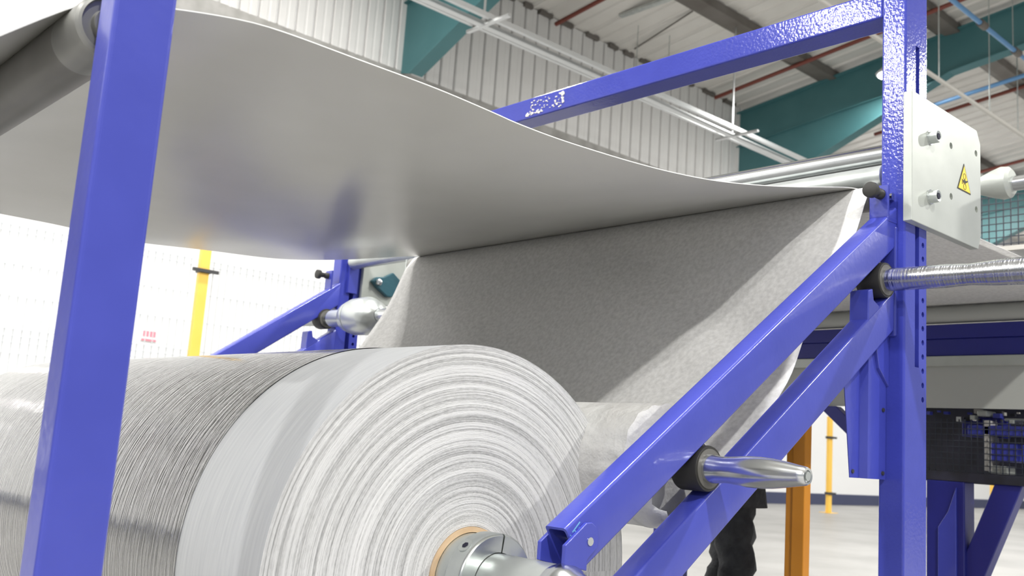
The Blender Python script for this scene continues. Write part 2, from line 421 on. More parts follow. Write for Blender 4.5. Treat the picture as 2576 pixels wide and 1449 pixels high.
# small pink notice on the wall
t = thing('wall_notice', 'small pink and white notice on the white wall', 'notice', (6.72, WY-0.01, 2.6))
MB().box(6.60, 6.86, WY-0.02, WY, 2.50, 2.70).build('card', 'white_wall', t)
MB().box(6.60, 6.86, WY-0.024, WY-0.02, 2.50, 2.535).build('stripe', 'pink', t)
mb = MB()
for k in range(4): mb.box(6.62+k*0.06, 6.66+k*0.06, WY-0.024, WY-0.02, 2.57, 2.67)
mb.build('print', 'pink', t)

# ================================================================ MACHINE FRAME (blue)
X0, X1 = 2.800, 2.947          # upright, along the machine
YN0, YN1 = 1.350, 1.428        # near upright, across the machine
YC = 2.945
SL = 0.694; AN = math.atan(SL); CA, SA = math.cos(AN), math.sin(AN)
frame = thing('machine_frame', 'blue painted steel frame with tall uprights, top beam and sloping arms', 'machine frame', (2.87, YC, 0))

def mir(y): return 2*YC - y
def section_tube(name, ridge_pt, h, y0, y1, xend, length_start, mtl, parent, open_lo=True, wall_t=0.006):
    """sloping rectangular tube; ridge_pt (x,z) on its upper edge; runs along (CA,SA) from s=length_start to x=xend"""
    w = y1-y0; r = 0.007
    def outline(w, h, r):
        pts = []
        for cx, cy, a0 in ((w-r, h-r, 0), (r, h-r, 90), (r, r, 180), (w-r, r, 270)):
            for k in range(4):
                a = math.radians(a0+30*k); pts.append((cx+r*math.cos(a), cy+r*math.sin(a)))
        return pts
    out = outline(w, h, r)
    inn = [(wall_t+(w-2*wall_t)*(a/w), wall_t+(h-2*wall_t)*(b/h)) for a, b in out]
    def P(s, a, b):          # a across (y), b up from the lower edge (perpendicular)
        off = b-h
        x = ridge_pt[0] + CA*s - SA*off; z = ridge_pt[1] + SA*s + CA*off
        return (x, y0+a, z)
    def s_end(b):
        off = b-h; return (xend - ridge_pt[0] + SA*off)/CA
    n = len(out)
    vs = [P(length_start, a, b) for a, b in out] + [P(s_end(b), a, b) for a, b in out]
    vs += [P(length_start, a, b) for a, b in inn] + [P(s_end(b)-0.02, a, b) for a, b in inn]
    fs = [(i, (i+1) % n, n+(i+1) % n, n+i) for i in range(n)]
    fs += [(2*n+i, 3*n+i, 3*n+(i+1) % n, 2*n+(i+1) % n) for i in range(n)]
    fs += [(i, 2*n+i, 2*n+(i+1) % n, (i+1) % n) for i in range(n)]
    fs += [tuple(range(n, 2*n)), tuple(range(3*n, 4*n))]
    return MB().add(vs, fs).build(name, mtl, parent, smooth=True)

HOLES = [1.372+0.0432*k for k in range(12)]
def upright(y0, y1, face):
    # face: +1 -> slotted face looks to -y
    o = MB().box(X0, X1, y0, y1, 0.012, 2.672).build('upright', 'blue_paint_peel', frame, bevel=0.006, seg=3)
    c = MB()
    ys = (y0-0.02, y0+0.05) if face > 0 else (y1-0.05, y1+0.02)
    c.box(2.866, 2.892, ys[0], ys[1], 1.466, 2.482)
    for z in HOLES: c.lathe([(ys[0], 0.0085), (ys[1], 0.0085)], (2.9185, z), 'y', 12)
    cut(o, c)
    return o
upright(YN0, YN1, 1)
upright(mir(YN1), mir(YN0), 1)
top_beam = MB().box(X0+0.002, 2.908, YN1, mir(YN1), 2.576, 2.669).build('top_beam', 'blue_paint_peel', frame, bevel=0.006, seg=3)
MB().box(X0+0.01, 2.90, YN1, mir(YN1), 0.30, 0.40).build('floor_tie_beam', 'blue_paint', frame, bevel=0.005)
for yy in (YN0, mir(YN1)):
    MB().box(2.70, 3.05, yy-0.05, yy+0.13, 0, 0.012).build('base_plate', 'blue_paint', frame)
# sloping arms
UR = (1.4336, 0.9975); LR = (2.6807, 1.6126)
near_arm = None; HT = 0.100; AY0, AY1 = 1.377, 1.436
for (a0, a1) in ((AY0, AY1), (mir(AY1), mir(AY0))):
    ua = section_tube('upper_arm', UR, HT, a0, a1, X0, 0.0, 'blue_paint', frame)
    near_arm = near_arm or ua
    section_tube('lower_arm', LR, HT, a0, a1, X0, -(2.6807-1.12)/CA, 'blue_paint', frame)
    # leg carrying the lower arm
    zt = LR[1]-SL*(LR[0]-1.16)-0.115
    MB().box(1.12, 1.20, a0, a1, 0.012, zt).build('arm_leg', 'blue_paint', frame, bevel=0.005)
    MB().box(1.05, 1.27, a0-0.04, a1+0.04, 0, 0.012).build('base_plate', 'blue_paint', frame)
# clevis plates at the lower end of the upper arms
CL = [(1.426, 0.966), (1.4845, 1.009), (1.499, 1.010), (1.512, 1.002), (1.520, 0.990), (1.520, 0.962), (1.494, 0.941), (1.490, 0.936), (1.490, 0.916), (1.426, 0.930)]
for a0, a1 in ((AY0, AY1), (mir(AY1), mir(AY0))):
    for yb0, yb1 in ((a0-0.010, a0), (a1, a1+0.010)):
        pl = MB().prism(CL, yb0, yb1, 'y').build('clevis_plate', 'blue_paint', frame, bevel=0.0015)
    b = MB(); b.lathe([(a0-0.012, 0.0085), (a1+0.012, 0.0085)], (1.4955, 0.973), 'y', 14)
    b.build('pivot_pin', 'steel', frame, smooth=True)
# saddle blocks for the shaft bearings on the lower arms
for a0, a1 in ((AY0, AY1), (mir(AY1), mir(AY0))):
    p = [(2.600, 1.556), (2.640, 1.662), (2.668, 1.662), (2.690, 1.6185)]
    MB().prism([(2.632, 1.574), (2.634, 1.664), (2.658, 1.672), (2.666, 1.640), (2.700, 1.626), (2.690, 1.612)], a0, a1, 'y').build('stop_block', 'blue_paint', frame, bevel=0.003)
    # gusset joining the lower arm to the upright
    MB().prism([(2.69, 1.62), (2.80, 1.695), (2.80, 1.40), (2.74, 1.45)], a0+0.02, a0+0.035, 'y').build('gusset', 'blue_paint', frame, bevel=0.002)
# weld collar strip on the near upright below the steel plate
MB().box(X0-0.012, X0+0.004, 1.372, 1.424, 1.55, 1.885).build('weld_strip', 'blue_paint', frame, bevel=0.006, seg=3)
# knob brackets with index plunger
for yk, sg in ((1.405, 1), (mir(1.405), -1)):
    kb = MB().box(2.742, 2.752, yk-0.030, yk+0.030, 1.905, 2.005).build('knob_bracket', 'blue_paint', frame, bevel=0.002)
    MB().box(2.742, 2.80, yk-0.030, yk+0.030, 1.893, 1.907).build('knob_bracket', 'blue_paint', frame, bevel=0.002)
    k = MB().lathe([(2.672, 0.020), (2.674, 0.0235), (2.684, 0.0245), (2.692, 0.023), (2.698, 0.014), (2.720, 0.012), (2.726, 0.016), (2.756, 0.0165)], (yk-0.006*sg, 1.977), 'x', 24).build('index_plunger', 'black_rubber', kb, smooth=True)
# folded guard plate hanging inside the near upright
mb = MB()
gp = [(2.585, 1.426), (2.690, 1.430), (2.698, 1.409), (2.797, 1.405)]
for q, ((xa, ya), (xb, yb)) in enumerate(zip(gp, gp[1:])):
    zl0 = 1.128; sk_ = 0.045 if q == 0 else 0.0
    zt0 = 1.6126-SL*(2.6807-xa)-0.105; zt1 = 1.6126-SL*(2.6807-xb)-0.105
    mb.add([(xa+sk_, ya, zl0), (xb, yb, zl0), (xb, yb, zt1), (xa, ya, zt0), (xa+sk_+0.001, ya+0.003, zl0), (xb+0.001, yb+0.003, zl0), (xb+0.001, yb+0.003, zt1), (xa+0.001, ya+0.003, zt0)],
           [(0, 1, 2, 3), (7, 6, 5, 4), (0, 4, 5, 1), (3, 2, 6, 7), (0, 3, 7, 4), (1, 5, 6, 2)])
gpl = mb.build('guard_plate', 'blue_paint', frame)
for gx, gy, gz in ((2.645, 1.4275, 1.146), (2.780, 1.4055, 1.146), (2.780, 1.4055, 1.33)):
    MB().lathe([(gy-0.004, 0.006), (gy+0.002, 0.006)], (gx, gz), 'y', 10).build('screw', 'black_plastic', gpl)
# sticker residue on the top beam, marker scribble on the arm
mb = MB(); rr = random.Random(3)
for k in range(90):
    yy = 2.86+rr.random()*0.20; zz = 2.590+rr.random()*0.062
    s_ = 0.0008+rr.random()*0.0022
    if k % 3 == 0: yy = 2.98+rr.random()*0.10; zz = 2.588+rr.random()*0.014; s_ *= 1.4
    if k > 74: yy = 2.850+rr.random()*0.012; zz = 2.600+rr.random()*0.054; s_ = 0.0030
    mb.box(X0-0.0004-0.00001*k, X0+0.0025, yy-s_*1.8, yy+s_*1.8, zz-s_, zz+s_)
mb.build('sticker_residue', 'residue', top_beam)['kind'] = 'stuff'
mb = MB()
def arm_pt(s, off):    # on the near arm side face, s along the ridge, off below it
    return (UR[0]+CA*s+SA*off, UR[1]+SA*s-CA*off)
def stroke(s0, o0, s1, o1, w=0.0012):
    a = arm_pt(s0, o0); b = arm_pt(s1, o1)
    d = Vector((b[0]-a[0], b[1]-a[1])).normalized(); n = Vector((-d.y, d.x))*w
    mb.prism([(a[0]+n.x, a[1]+n.y), (b[0]+n.x, b[1]+n.y), (b[0]-n.x, b[1]-n.y), (a[0]-n.x, a[1]-n.y)], AY0-0.0006, AY0+0.001, 'y')
stroke(0.012, 0.017, 0.040, 0.012); stroke(0.018, 0.017, 0.030, 0.036); stroke(0.018, 0.026, 0.034, 0.020, 0.0009); stroke(0.004, 0.018, 0.010, 0.030, 0.0009)
mb.build('marker_scribble', 'chalk_teal', near_arm)

# steel bearing plate on the near upright
plate = MB().prism([(2.785, 1.897), (3.262, 1.897), (3.284, 1.948), (3.284, 2.262), (3.255, 2.304), (2.785, 2.304)], 1.322, 1.350, 'y').build('bearing_plate', 'zinc_plate', frame, bevel=0.002)
c = MB()
PH = [(3.055, 2.198), (3.055, 2.030), (3.247, 2.222), (3.247, 2.029)]
for px, pz in PH: c.lathe([(1.30, 0.011), (1.36, 0.011)], (px, pz), 'y', 16)
cut(plate, c)
for (px, pz) in ((2.905, 2.184), (2.905, 1.994)):
    s = MB().lathe([(1.296, 0.011), (1.294, 0.0175), (1.298, 0.0195), (1.3185, 0.0195)], (px, pz), 'y', 24).build('cap_screw', 'steel_dull', plate, smooth=True)
    MB().lathe([(1.2935, 0.0105), (1.297, 0.0105)], (px, pz), 'y', 6).build('hex_socket', 'black_hole', plate)
    MB().lathe([(1.3185, 0.0235), (1.3225, 0.0235)], (px, pz), 'y', 24).build('washer', 'steel', plate, smooth=True)

# ---------------------------------------------------------------- warning label on the plate
lab_root = plate
wx, wz = 3.150, 2.100
def tri(cx, cz, r, flat=0.86):
    return [(cx, cz+r*1.18), (cx-r*0.98, cz-r*0.62), (cx+r*0.98, cz-r*0.62)]
wb = MB().prism(tri(wx, wz, 0.052), 1.3205, 1.3222, 'y').build('warning_label', 'warn_black', plate)
MB().prism(tri(wx, wz-0.0005, 0.0455), 1.3198, 1.3207, 'y').build('warning_face', 'warn_yellow', plate)
mb = MB()
def blob(cx, cz, rx, rz, n=14):
    mb.prism([(cx+rx*math.cos(2*PI*k/n), cz+rz*math.sin(2*PI*k/n)) for k in range(n)], 1.3190, 1.3200, 'y')
def ring(cx, cz, r, t=0.0016, n=18):
    for k in range(n):
        a, b = 2*PI*k/n, 2*PI*(k+1)/n
        mb.prism([(cx+r*math.cos(a), cz+r*math.sin(a)), (cx+r*math.cos(b), cz+r*math.sin(b)), (cx+(r-t)*math.cos(b), cz+(r-t)*math.sin(b)), (cx+(r-t)*math.cos(a), cz+(r-t)*math.sin(a))], 1.3190, 1.3200, 'y')
ring(wx, wz+0.018, 0.0105); ring(wx+0.002, wz-0.016, 0.0105)
blob(wx+0.002, wz+0.001, 0.011, 0.006)
for k in range(4):
    mb.prism([(wx-0.008, wz+0.004-k*0.003), (wx-0.020, wz+0.006-k*0.005), (wx-0.020, wz+0.004-k*0.005), (wx-0.008, wz+0.002-k*0.003)], 1.3190, 1.3200, 'y')
mb.prism([(wx+0.010, wz+0.004), (wx+0.024, wz+0.010), (wx+0.024, wz+0.004), (wx+0.010, wz-0.002)], 1.3190, 1.3200, 'y')
mb.build('hand_symbol', 'warn_black', plate)

# far bearing plate with pillow block
fp = MB().box(2.952, 3.42, mir(YN1)-0.004, mir(YN1)+0.022, 1.87, 2.30).build('bearing_plate', 'zinc_plate', frame, bevel=0.002)
MB().box(2.925, 2.965, mir(YN1)-0.03, mir(YN1)-0.004, 1.88, 2.29).build('plate_clamp', 'zinc_plate', frame, bevel=0.002)
yb = mir(YN1)-0.004
bh = MB().prism([(2.985, 1.985), (3.01, 2.012), (3.06, 2.02), (3.12, 2.055), (3.17, 2.02), (3.17, 1.95), (3.12, 1.915), (3.09, 1.915), (3.02, 1.955)], yb-0.03, yb, 'y').build('bearing_housing', 'teal_bearing', frame, bevel=0.006)
MB().lathe([(yb-0.046, 0.014), (yb-0.044, 0.018), (yb-0.03, 0.019)], (3.022, 1.985), 'y', 16).build('bolt', 'steel', bh, smooth=True)
# slide bracket on the far upright
MB().box(2.842, 2.902, mir(YN1)-0.022, mir(YN1), 1.90, 2.14).build('slide_bracket', 'blue_paint', frame, bevel=0.002)

# ================================================================ LEFT STAND AND GUIDE ROLLER
SX0, SX1, SY0, SY1 = 0.4405, 0.5275, 1.350, 1.413
st = thing('support_stand', 'blue box-section post standing in the left foreground', 'post', (0.48, 1.38, 0))
MB().box(SX0, SX1, SY0, SY1, 0.012, 2.25).build('post_tube', 'blue_paint', st, bevel=0.006, seg=3)
MB().box(SX0-0.06, SX1+0.06, SY0-0.06, SY1+0.06, 0, 0.012).build('base_plate', 'blue_paint', st)
st2 = thing('support_stand', 'blue box-section post carrying the far end of the dark roller', 'post', (0.48, 4.50, 0))
MB().box(SX0, SX1, mir(SY1), mir(SY0), 0.012, 2.25).build('post_tube', 'blue_paint', st2, bevel=0.006, seg=3)
MB().box(SX0-0.06, SX1+0.06, mir(SY1)-0.06, mir(SY0)+0.06, 0, 0.012).build('base_plate', 'blue_paint', st2)
RX, RZ, RR = 0.471, 1.727, 0.0494
ro = thing('guide_roller', 'dark grey guide roller carrying the sheet behind the left post', 'roller', (RX, 2.9, RZ-RR))
MB().lathe([(1.560, RR), (4.35, RR)], (RX, RZ), 'y', 48).build('roller_shell', 'dark_roller', ro, smooth=True)
MB().lathe([(1.452, RR-0.004), (1.456, RR), (1.560, RR)], (RX, RZ), 'y', 48, caps=False).build('bare_end', 'bare_roller_end', ro, smooth=True)
MB().lathe([(1.460, RR-0.004), (1.452, RR-0.004), (1.450, RR-0.008), (1.458, RR-0.010), (1.458, 0.026), (1.446, 0.024), (1.446, 0.018)], (RX, RZ), 'y', 48).build('end_cap', 'bare_roller_end', ro, smooth=True)
MB().lathe([(1.380, 0.014), (1.46, 0.014)], (RX, RZ), 'y', 20).build('journal', 'steel_dull', ro, smooth=True)
MB().lathe([(4.35, 0.016), (4.50, 0.016)], (RX, RZ), 'y', 20).build('journal', 'steel_dull', ro, smooth=True)

# ================================================================ SHEET AND FLEECE
def cr(pts, x):       # piecewise smooth (Catmull-Rom) in x
    for i in range(len(pts)-1):
        if x <= pts[i+1][0] or i == len(pts)-2:
            p0 = pts[max(i-1, 0)]; p1 = pts[i]; p2 = pts[i+1]; p3 = pts[min(i+2, len(pts)-1)]
            h = p2[0]-p1[0]; t = (x-p1[0])/h
            m1 = (p2[1]-p0[1])/(p2[0]-p0[0]) if p2[0] != p0[0] else 0
            m2 = (p3[1]-p1[1])/(p3[0]-p1[0]) if p3[0] != p1[0] else 0
            return (2*t**3-3*t*t+1)*p1[1]+(t**3-2*t*t+t)*h*m1+(-2*t**3+3*t*t)*p2[1]+(t**3-t*t)*h*m2
PROF = [(-0.9, 0.42), (-0.5, 0.84), (-0.2, 1.165), (0.10, 1.462), (0.25, 1.600), (0.339, 1.678), (0.378, 1.712), (0.417, 1.745), (0.45, 1.769), (0.50, 1.787), (0.59, 1.810), (0.693, 1.830), (0.767, 1.837),
        (0.933, 1.838), (1.122, 1.838), (1.271, 1.832), (1.34, 1.828), (1.46, 1.827), (1.59, 1.831), (1.731, 1.838), (1.883, 1.850), (2.05, 1.870), (2.231, 1.901), (2.431, 1.942), (2.60, 1.981), (2.748, 2.013), (2.83, 2.022), (3.0, 2.023), (3.3, 2.020), (4.0, 2.024), (5.0, 2.024), (8.5, 2.024)]
SYN, SYF = 1.500, 3.748
mb = MB(); xs = []
x = -0.9
while x < 8.5:
    xs.append(x); x += 0.03 if x < 3.2 else 0.4
xs.append(8.5)
ny = 40; th = 0.0024
top, bot = [], []
for x in xs:
    zz = cr(PROF, x); rt_, rb_ = [], []
    for j in range(ny+1):
        v = j/ny; y = SYN+(SYF-SYN)*v
        wav = 0.0
        if 0.5 < x < 2.6:
            e = math.sin((x-0.5)/2.1*PI)**2
            wav = e*(0.006*math.sin(2.2*x+4.2*y)*v + 0.010*math.exp(-((x-1.75)/0.25)**2)*v**3)
        rb_.append((x, y, zz+wav)); rt_.append((x, y, zz+wav+th))
    bot.append(rb_); top.append(rt_)
nx = len(xs)
idx = lambda i, j: i*(ny+1)+j
vs = [p for r_ in bot for p in r_]+[p for r_ in top for p in r_]; o_ = nx*(ny+1)
fs = []; mi = []
for i in range(nx-1):
    for j in range(ny):
        fs.append((idx(i, j), idx(i, j+1), idx(i+1, j+1), idx(i+1, j))); mi.append(0)
        fs.append((o_+idx(i, j), o_+idx(i+1, j), o_+idx(i+1, j+1), o_+idx(i, j+1))); mi.append(2)
    fs.append((idx(i, 0), idx(i+1, 0), o_+idx(i+1, 0), o_+idx(i, 0))); mi.append(1)
    fs.append((idx(i, ny), o_+idx(i, ny), o_+idx(i+1, ny), idx(i+1, ny))); mi.append(1)
for j in range(ny):
    fs.append((idx(0, j), o_+idx(0, j), o_+idx(0, j+1), idx(0, j+1))); mi.append(1)
    fs.append((idx(nx-1, j), idx(nx-1, j+1), o_+idx(nx-1, j+1), o_+idx(nx-1, j))); mi.append(1)
mb.add(vs, fs); mb.mi = mi
sheet = mb.build('grey_sheet', ['sheet_under', 'sheet_edge', 'sheet_top'], smooth=True)
tag(sheet, 'wide glossy grey membrane sheet sagging from the dark roller to the blue upright', 'sheet')

# fleece: from the small roll up over the lower nip roller and on under the sheet
R2X, R2Z, R2R = 1.893, 1.130, 0.147
T = (2.0093, 1.0401); Q = (2.764, 2.0040)
path = []
for k in range(41):
    t = k/40; b = 0.075*math.sin(PI*min(1, t*1.05))*(1-0.35*t)
    path.append((T[0]+(Q[0]-T[0])*t+b*0.78, T[1]+(Q[1]-T[1])*t-b*0.45))
for k in range(1, 9):       # over the lower nip roller
    a = math.radians(142-52*k/8); path.append((2.795+0.0396*math.cos(a), 1.9795+0.0396*math.sin(a)))
for x in (2.9, 3.1, 3.4, 4.0, 5.0, 8.4): path.append((x, cr(PROF, x)-0.003))
ny = 70; rows = []
npth = len(path)
for i, (px, pz) in enumerate(path):
    t = min(1.0, i/40)
    yn = 1.444+0.012*math.sin(t*5)+0.014*max(0, t-0.6)/0.4; yf = 3.62+0.155*t
    if i > 40: yn, yf = 1.462, 3.775
    if i > 48: yn, yf = 1.462, 3.765
    row = []
    for j in range(ny+1):
        v = j/ny; y = yn+(yf-yn)*v
        e = math.sin(PI*min(t, 1.0))**0.7 if i <= 40 else 0.0
        d = 0.0
        if i <= 40:
            s = t*1.25
            d = e*(0.010*math.sin(9*(y*0.8-s*0.9)+1.3)+0.003*math.sin(21*(y*0.55-s*0.8))+0.004*math.sin(46*(y*0.35-s*0.5)+2)*math.exp(-(v*4)**2))
            d += 0.022*math.exp(-((v-0.01)/0.05)**2)*math.sin(6.5*s+0.6)*e
        row.append((px+d*0.78, y, pz-d*0.6))
    rows.append(row)
mb = MB()
vs = [p for r_ in rows for p in r_]
fs = [(i*(ny+1)+j, i*(ny+1)+j+1, (i+1)*(ny+1)+j+1, (i+1)*(ny+1)+j) for i in range(npth-1) for j in range(ny)]
fl = mb.add(vs, fs).build('fleece_web', 'fleece', smooth='all')
sd = fl.modifiers.new('thickness', 'SOLIDIFY'); sd.thickness = 0.0016; sd.offset = 0
tag(fl, 'mottled grey nonwoven fleece web hanging from the sheet down to the small roll', 'fabric')

# nip rollers
def roller(name, cx, cz, r, y0, y1, mtl, label, jr=0.018, jy=None):
    t = thing(name, label, 'roller', (cx, (y0+y1)/2, cz-r))
    MB().lathe([(y0, r-0.003), (y0+0.003, r), (y1-0.003, r), (y1, r-0.003)], (cx, cz), 'y', 48).build('roller_shell', mtl, t, smooth=True)
    j0, j1 = jy or (1.385, mir(1.385))
    MB().lathe([(j0, jr), (y0+0.002, jr)], (cx, cz), 'y', 20).build('journal', 'steel', t, smooth=True)
    MB().lathe([(y1-0.002, jr), (j1, jr)], (cx, cz), 'y', 20).build('journal', 'steel' if jr > 0.013 else 'teal_bearing', t, smooth=True)
    return t
roller('chrome_roller', 2.89, 2.1485, 0.0345, 1.44, 4.43, 'steel', 'bright chrome roller between the blue uprights, uppermost of three')
roller('pressure_roller', 2.855, 2.0655, 0.038, 1.44, 4.43, 'steel_dull', 'pale steel pressure roller just under the chrome roller')
roller('nip_roller', 2.795, 1.9795, 0.0375, 1.445, 3.82, 'bare_roller_end', 'steel roller wrapped by the fleece under the sheet', jr=0.012, jy=(1.385, 3.85))
nr = [o for o in COL.objects if o.name.startswith('nip_roller')][0]
MB().box(2.775, 2.875, 3.838, 3.848, 1.955, 2.012).build('hanger_bracket', 'steel_dull', nr, bevel=0.002)

# ================================================================ LARGE ROLL ON ITS SHAFT
AX, AZ, AR = 1.4235, 0.8656, 0.4997
YR = 1.647; YB = YR*1.208; YE = 4.28
roll = thing('large_roll', 'huge wound roll with glossy film and pale fleece end face in the foreground', 'roll', (AX, 2.9, AZ-AR))
def cyl_uv(y0, y1, r, name, mtl, ny=2, seg=180):
    mb = MB(); vs = []; fs = []; uv = []
    for j in range(ny+1):
        y = y0+(y1-y0)*j/ny
        for k in range(seg+1):
            a = 2*PI*k/seg
            rr_ = r
            vs.append((AX+rr_*math.cos(a), y, AZ+rr_*math.sin(a)))
    for j in range(ny):
        for k in range(seg):
            fs.append((j*(seg+1)+k, (j+1)*(seg+1)+k, (j+1)*(seg+1)+k+1, j*(seg+1)+k+1))
            u0, u1 = k/seg*2*PI*r, (k+1)/seg*2*PI*r; v0, v1 = y0+(y1-y0)*j/ny, y0+(y1-y0)*(j+1)/ny
            uv.append([(u0, v0), (u0, v1), (u1, v1), (u1, v0)])
    return mb.add(vs, fs, 0, uv).build(name, mtl, roll, smooth='all')
cyl_uv(YB, YE, AR+0.002, 'film_wrap', 'film')
cyl_uv(YR, YB+0.004, AR, 'selvedge_band', 'selvedge')
# film edge lip
mb = MB(); seg = 180
# end faces with concentric relief
def end_face(y, sgn, name):
    mb = MB(); vs = []; fs = []; uv = []; seg = 144
    rr = random.Random(5); rs = [0.1085]
    while rs[-1] < AR-0.004: rs.append(min(AR, rs[-1]+0.009+rr.random()*0.012))
    rs[-1] = AR
    for q, r in enumerate(rs):
        dy = (rr.random()-0.5)*0.005 if 0 < q < len(rs)-1 else 0
        for k in range(seg+1):
            a = 2*PI*k/seg; vs.append((AX+r*math.cos(a), y+sgn*dy, AZ+r*math.sin(a)))
    for q in range(len(rs)-1):
        for k in range(seg):
            f = (q*(seg+1)+k, (q+1)*(seg+1)+k, (q+1)*(seg+1)+k+1, q*(seg+1)+k+1)
            w_ = [(k/seg*6.28, rs[q]), (k/seg*6.28, rs[q+1]), ((k+1)/seg*6.28, rs[q+1]), ((k+1)/seg*6.28, rs[q])]
            if sgn > 0: f = f[::-1]; w_ = w_[::-1]
            fs.append(f); uv.append(w_)
    return mb.add(vs, fs, 0, uv).build(name, 'roll_end', roll, smooth='all')
end_face(YR, -1, 'wound_end')
end_face(YE, 1, 'wound_end')
MB().lathe([(YR-0.004, 0.0965), (YR-0.005, 0.1075), (YR+0.02, 0.1085), (YE, 0.1085)], (AX, AZ), 'y', 64, caps=False).build('cardboard_core', 'cardboard', roll, smooth=True)
MB().lathe([(YR+0.3, 0.0965), (YR-0.004, 0.0965)], (AX, AZ), 'y', 64, caps=False).build('cardboard_core', 'cardboard', roll, smooth=True)

def shaft_thing(label, loc): return thing('winding_shaft', label, 'shaft', loc)
sh = shaft_thing('thick steel shaft with split clamp chuck through the large roll', (AX, 2.9, AZ-0.063))
MB().lathe([(1.352, 0.063), (YE+0.17, 0.063)], (AX, AZ), 'y', 48).build('shaft_bar', 'steel_dull', sh, smooth=True)
MB().lathe([(1.270, 0.010), (1.268, 0.026), (1.276, 0.036), (1.300, 0.046), (1.325, 0.054), (1.340, 0.060), (1.352, 0.0655), (1.378, 0.0655), (1.385, 0.063)], (AX, AZ), 'y', 48).build('shaft_nose', 'steel', sh, smooth=True)
MB().lathe([(1.612, 0.064), (1.612, 0.092), (1.616, 0.095), (1.70, 0.095)], (AX, AZ), 'y', 56).build('chuck_plug', 'steel_dull', sh, smooth=True)
# split collar: two halves with a gap and clamp screw
for half, (a0, a1) in enumerate(((math.radians(84), math.radians(260)), (math.radians(264), math.radians(441)))):
    mb = MB(); n = 24; prof = [(1.606, 0.0645), (1.606, 0.0995), (1.602, 0.103), (1.562, 0.103), (1.558, 0.1005), (1.556, 0.098), (1.556, 0.0645)]
    vs = []; fs = []
    for k in range(n+1):
        a = a0+(a1-a0)*k/n
        for yy, r in prof: vs.append((AX+r*math.cos(a), yy, AZ+r*math.sin(a)))
    m_ = len(prof)
    for k in range(n):
        for q in range(m_): fs.append((k*m_+q, k*m_+(q+1) % m_, (k+1)*m_+(q+1) % m_, (k+1)*m_+q))
    fs.append(tuple(range(m_))); fs.append(tuple(range(n*m_+m_-1, n*m_-1, -1)))
    mb.add(vs, fs).build('split_collar', 'collar_steel', sh, smooth=True)
for aa in (math.radians(132),):
    p0 = (AX+0.094*math.cos(aa), 1.583, AZ+0.094*math.sin(aa)); p1 = (AX+0.1045*math.cos(aa), 1.583, AZ+0.1045*math.sin(aa))
    MB().tube([p0, p1], 0.0165, 20).build('screw_recess', 'steel_dull', sh, smooth=True)
    p2 = (AX+0.1055*math.cos(aa), 1.583, AZ+0.1055*math.sin(aa))
    MB().tube([p0, p2], 0.0075, 6).build('hex_socket', 'black_hole', sh)

# ================================================================ SMALL ROLL AND ITS HANDLED SHAFT
sr = thing('small_roll', 'small white fleece roll with loose wrapped end behind the sloping arms', 'roll', (R2X, 2.6, R2Z-R2R))
mb = MB(); vs = []; fs = []; seg = 72; ys = [1.502+0.0*k for k in range(1)]+[1.51, 1.53, 1.56, 1.62, 1.75, 2.0, 2.5, 3.0, 3.4, 3.64]
rr = random.Random(9)
for q, y in enumerate(ys):
    for k in range(seg):
        a = 2*PI*k/seg
        wob = 0.004*math.sin(5*a+2)*math.exp(-(y-1.5)/0.1)+0.003*math.sin(17*a+9*y)*math.exp(-(y-1.5)/0.15)
        r = (R2R if q else R2R-0.012)+wob
        vs.append((R2X+r*math.cos(a), y, R2Z+r*math.sin(a)))
for q in range(len(ys)-1):
    for k in range(seg): fs.append((q*seg+k, (q+1)*seg+k, (q+1)*seg+(k+1) % seg, q*seg+(k+1) % seg))
fs.append(tuple(range(seg))); fs.append(tuple(reversed(range((len(ys)-1)*seg, len(ys)*seg))))
mb.add(vs, fs).build('roll_body', 'small_roll_wrap', sr, smooth=True)
# loose flaps of wrap at its near end
def flap(a0, a1, r0, r1, ya, yb, seed):
    rr = random.Random(seed); mb = MB(); n = 14; vs = []; fs = []
    for k in range(n+1):
        a = a0+(a1-a0)*k/n
        for q in range(5):
            t = q/4; r = r0+(r1-r0)*t*t+0.006*math.sin(k*1.9+seed)*t; y = ya+(yb-ya)*t+0.008*math.sin(k*1.3+seed*2)*t
            vs.append((R2X+r*math.cos(a), y, R2Z+r*math.sin(a)))
    for k in range(n):
        for q in range(4): fs.append((k*5+q, k*5+q+1, (k+1)*5+q+1, (k+1)*5+q))
    o = mb.add(vs, fs).build('loose_wrap', 'small_roll_wrap', sr, smooth='all')
    s_ = o.modifiers.new('thickness', 'SOLIDIFY'); s_.thickness = 0.001
flap(math.radians(20), math.radians(80), 0.148, 0.10, 1.53, 1.452, 1)
flap(math.radians(180), math.radians(300), 0.149, 0.125, 1.53, 1.452, 4)
flap(math.radians(300), math.radians(380), 0.148, 0.115, 1.53, 1.460, 6)

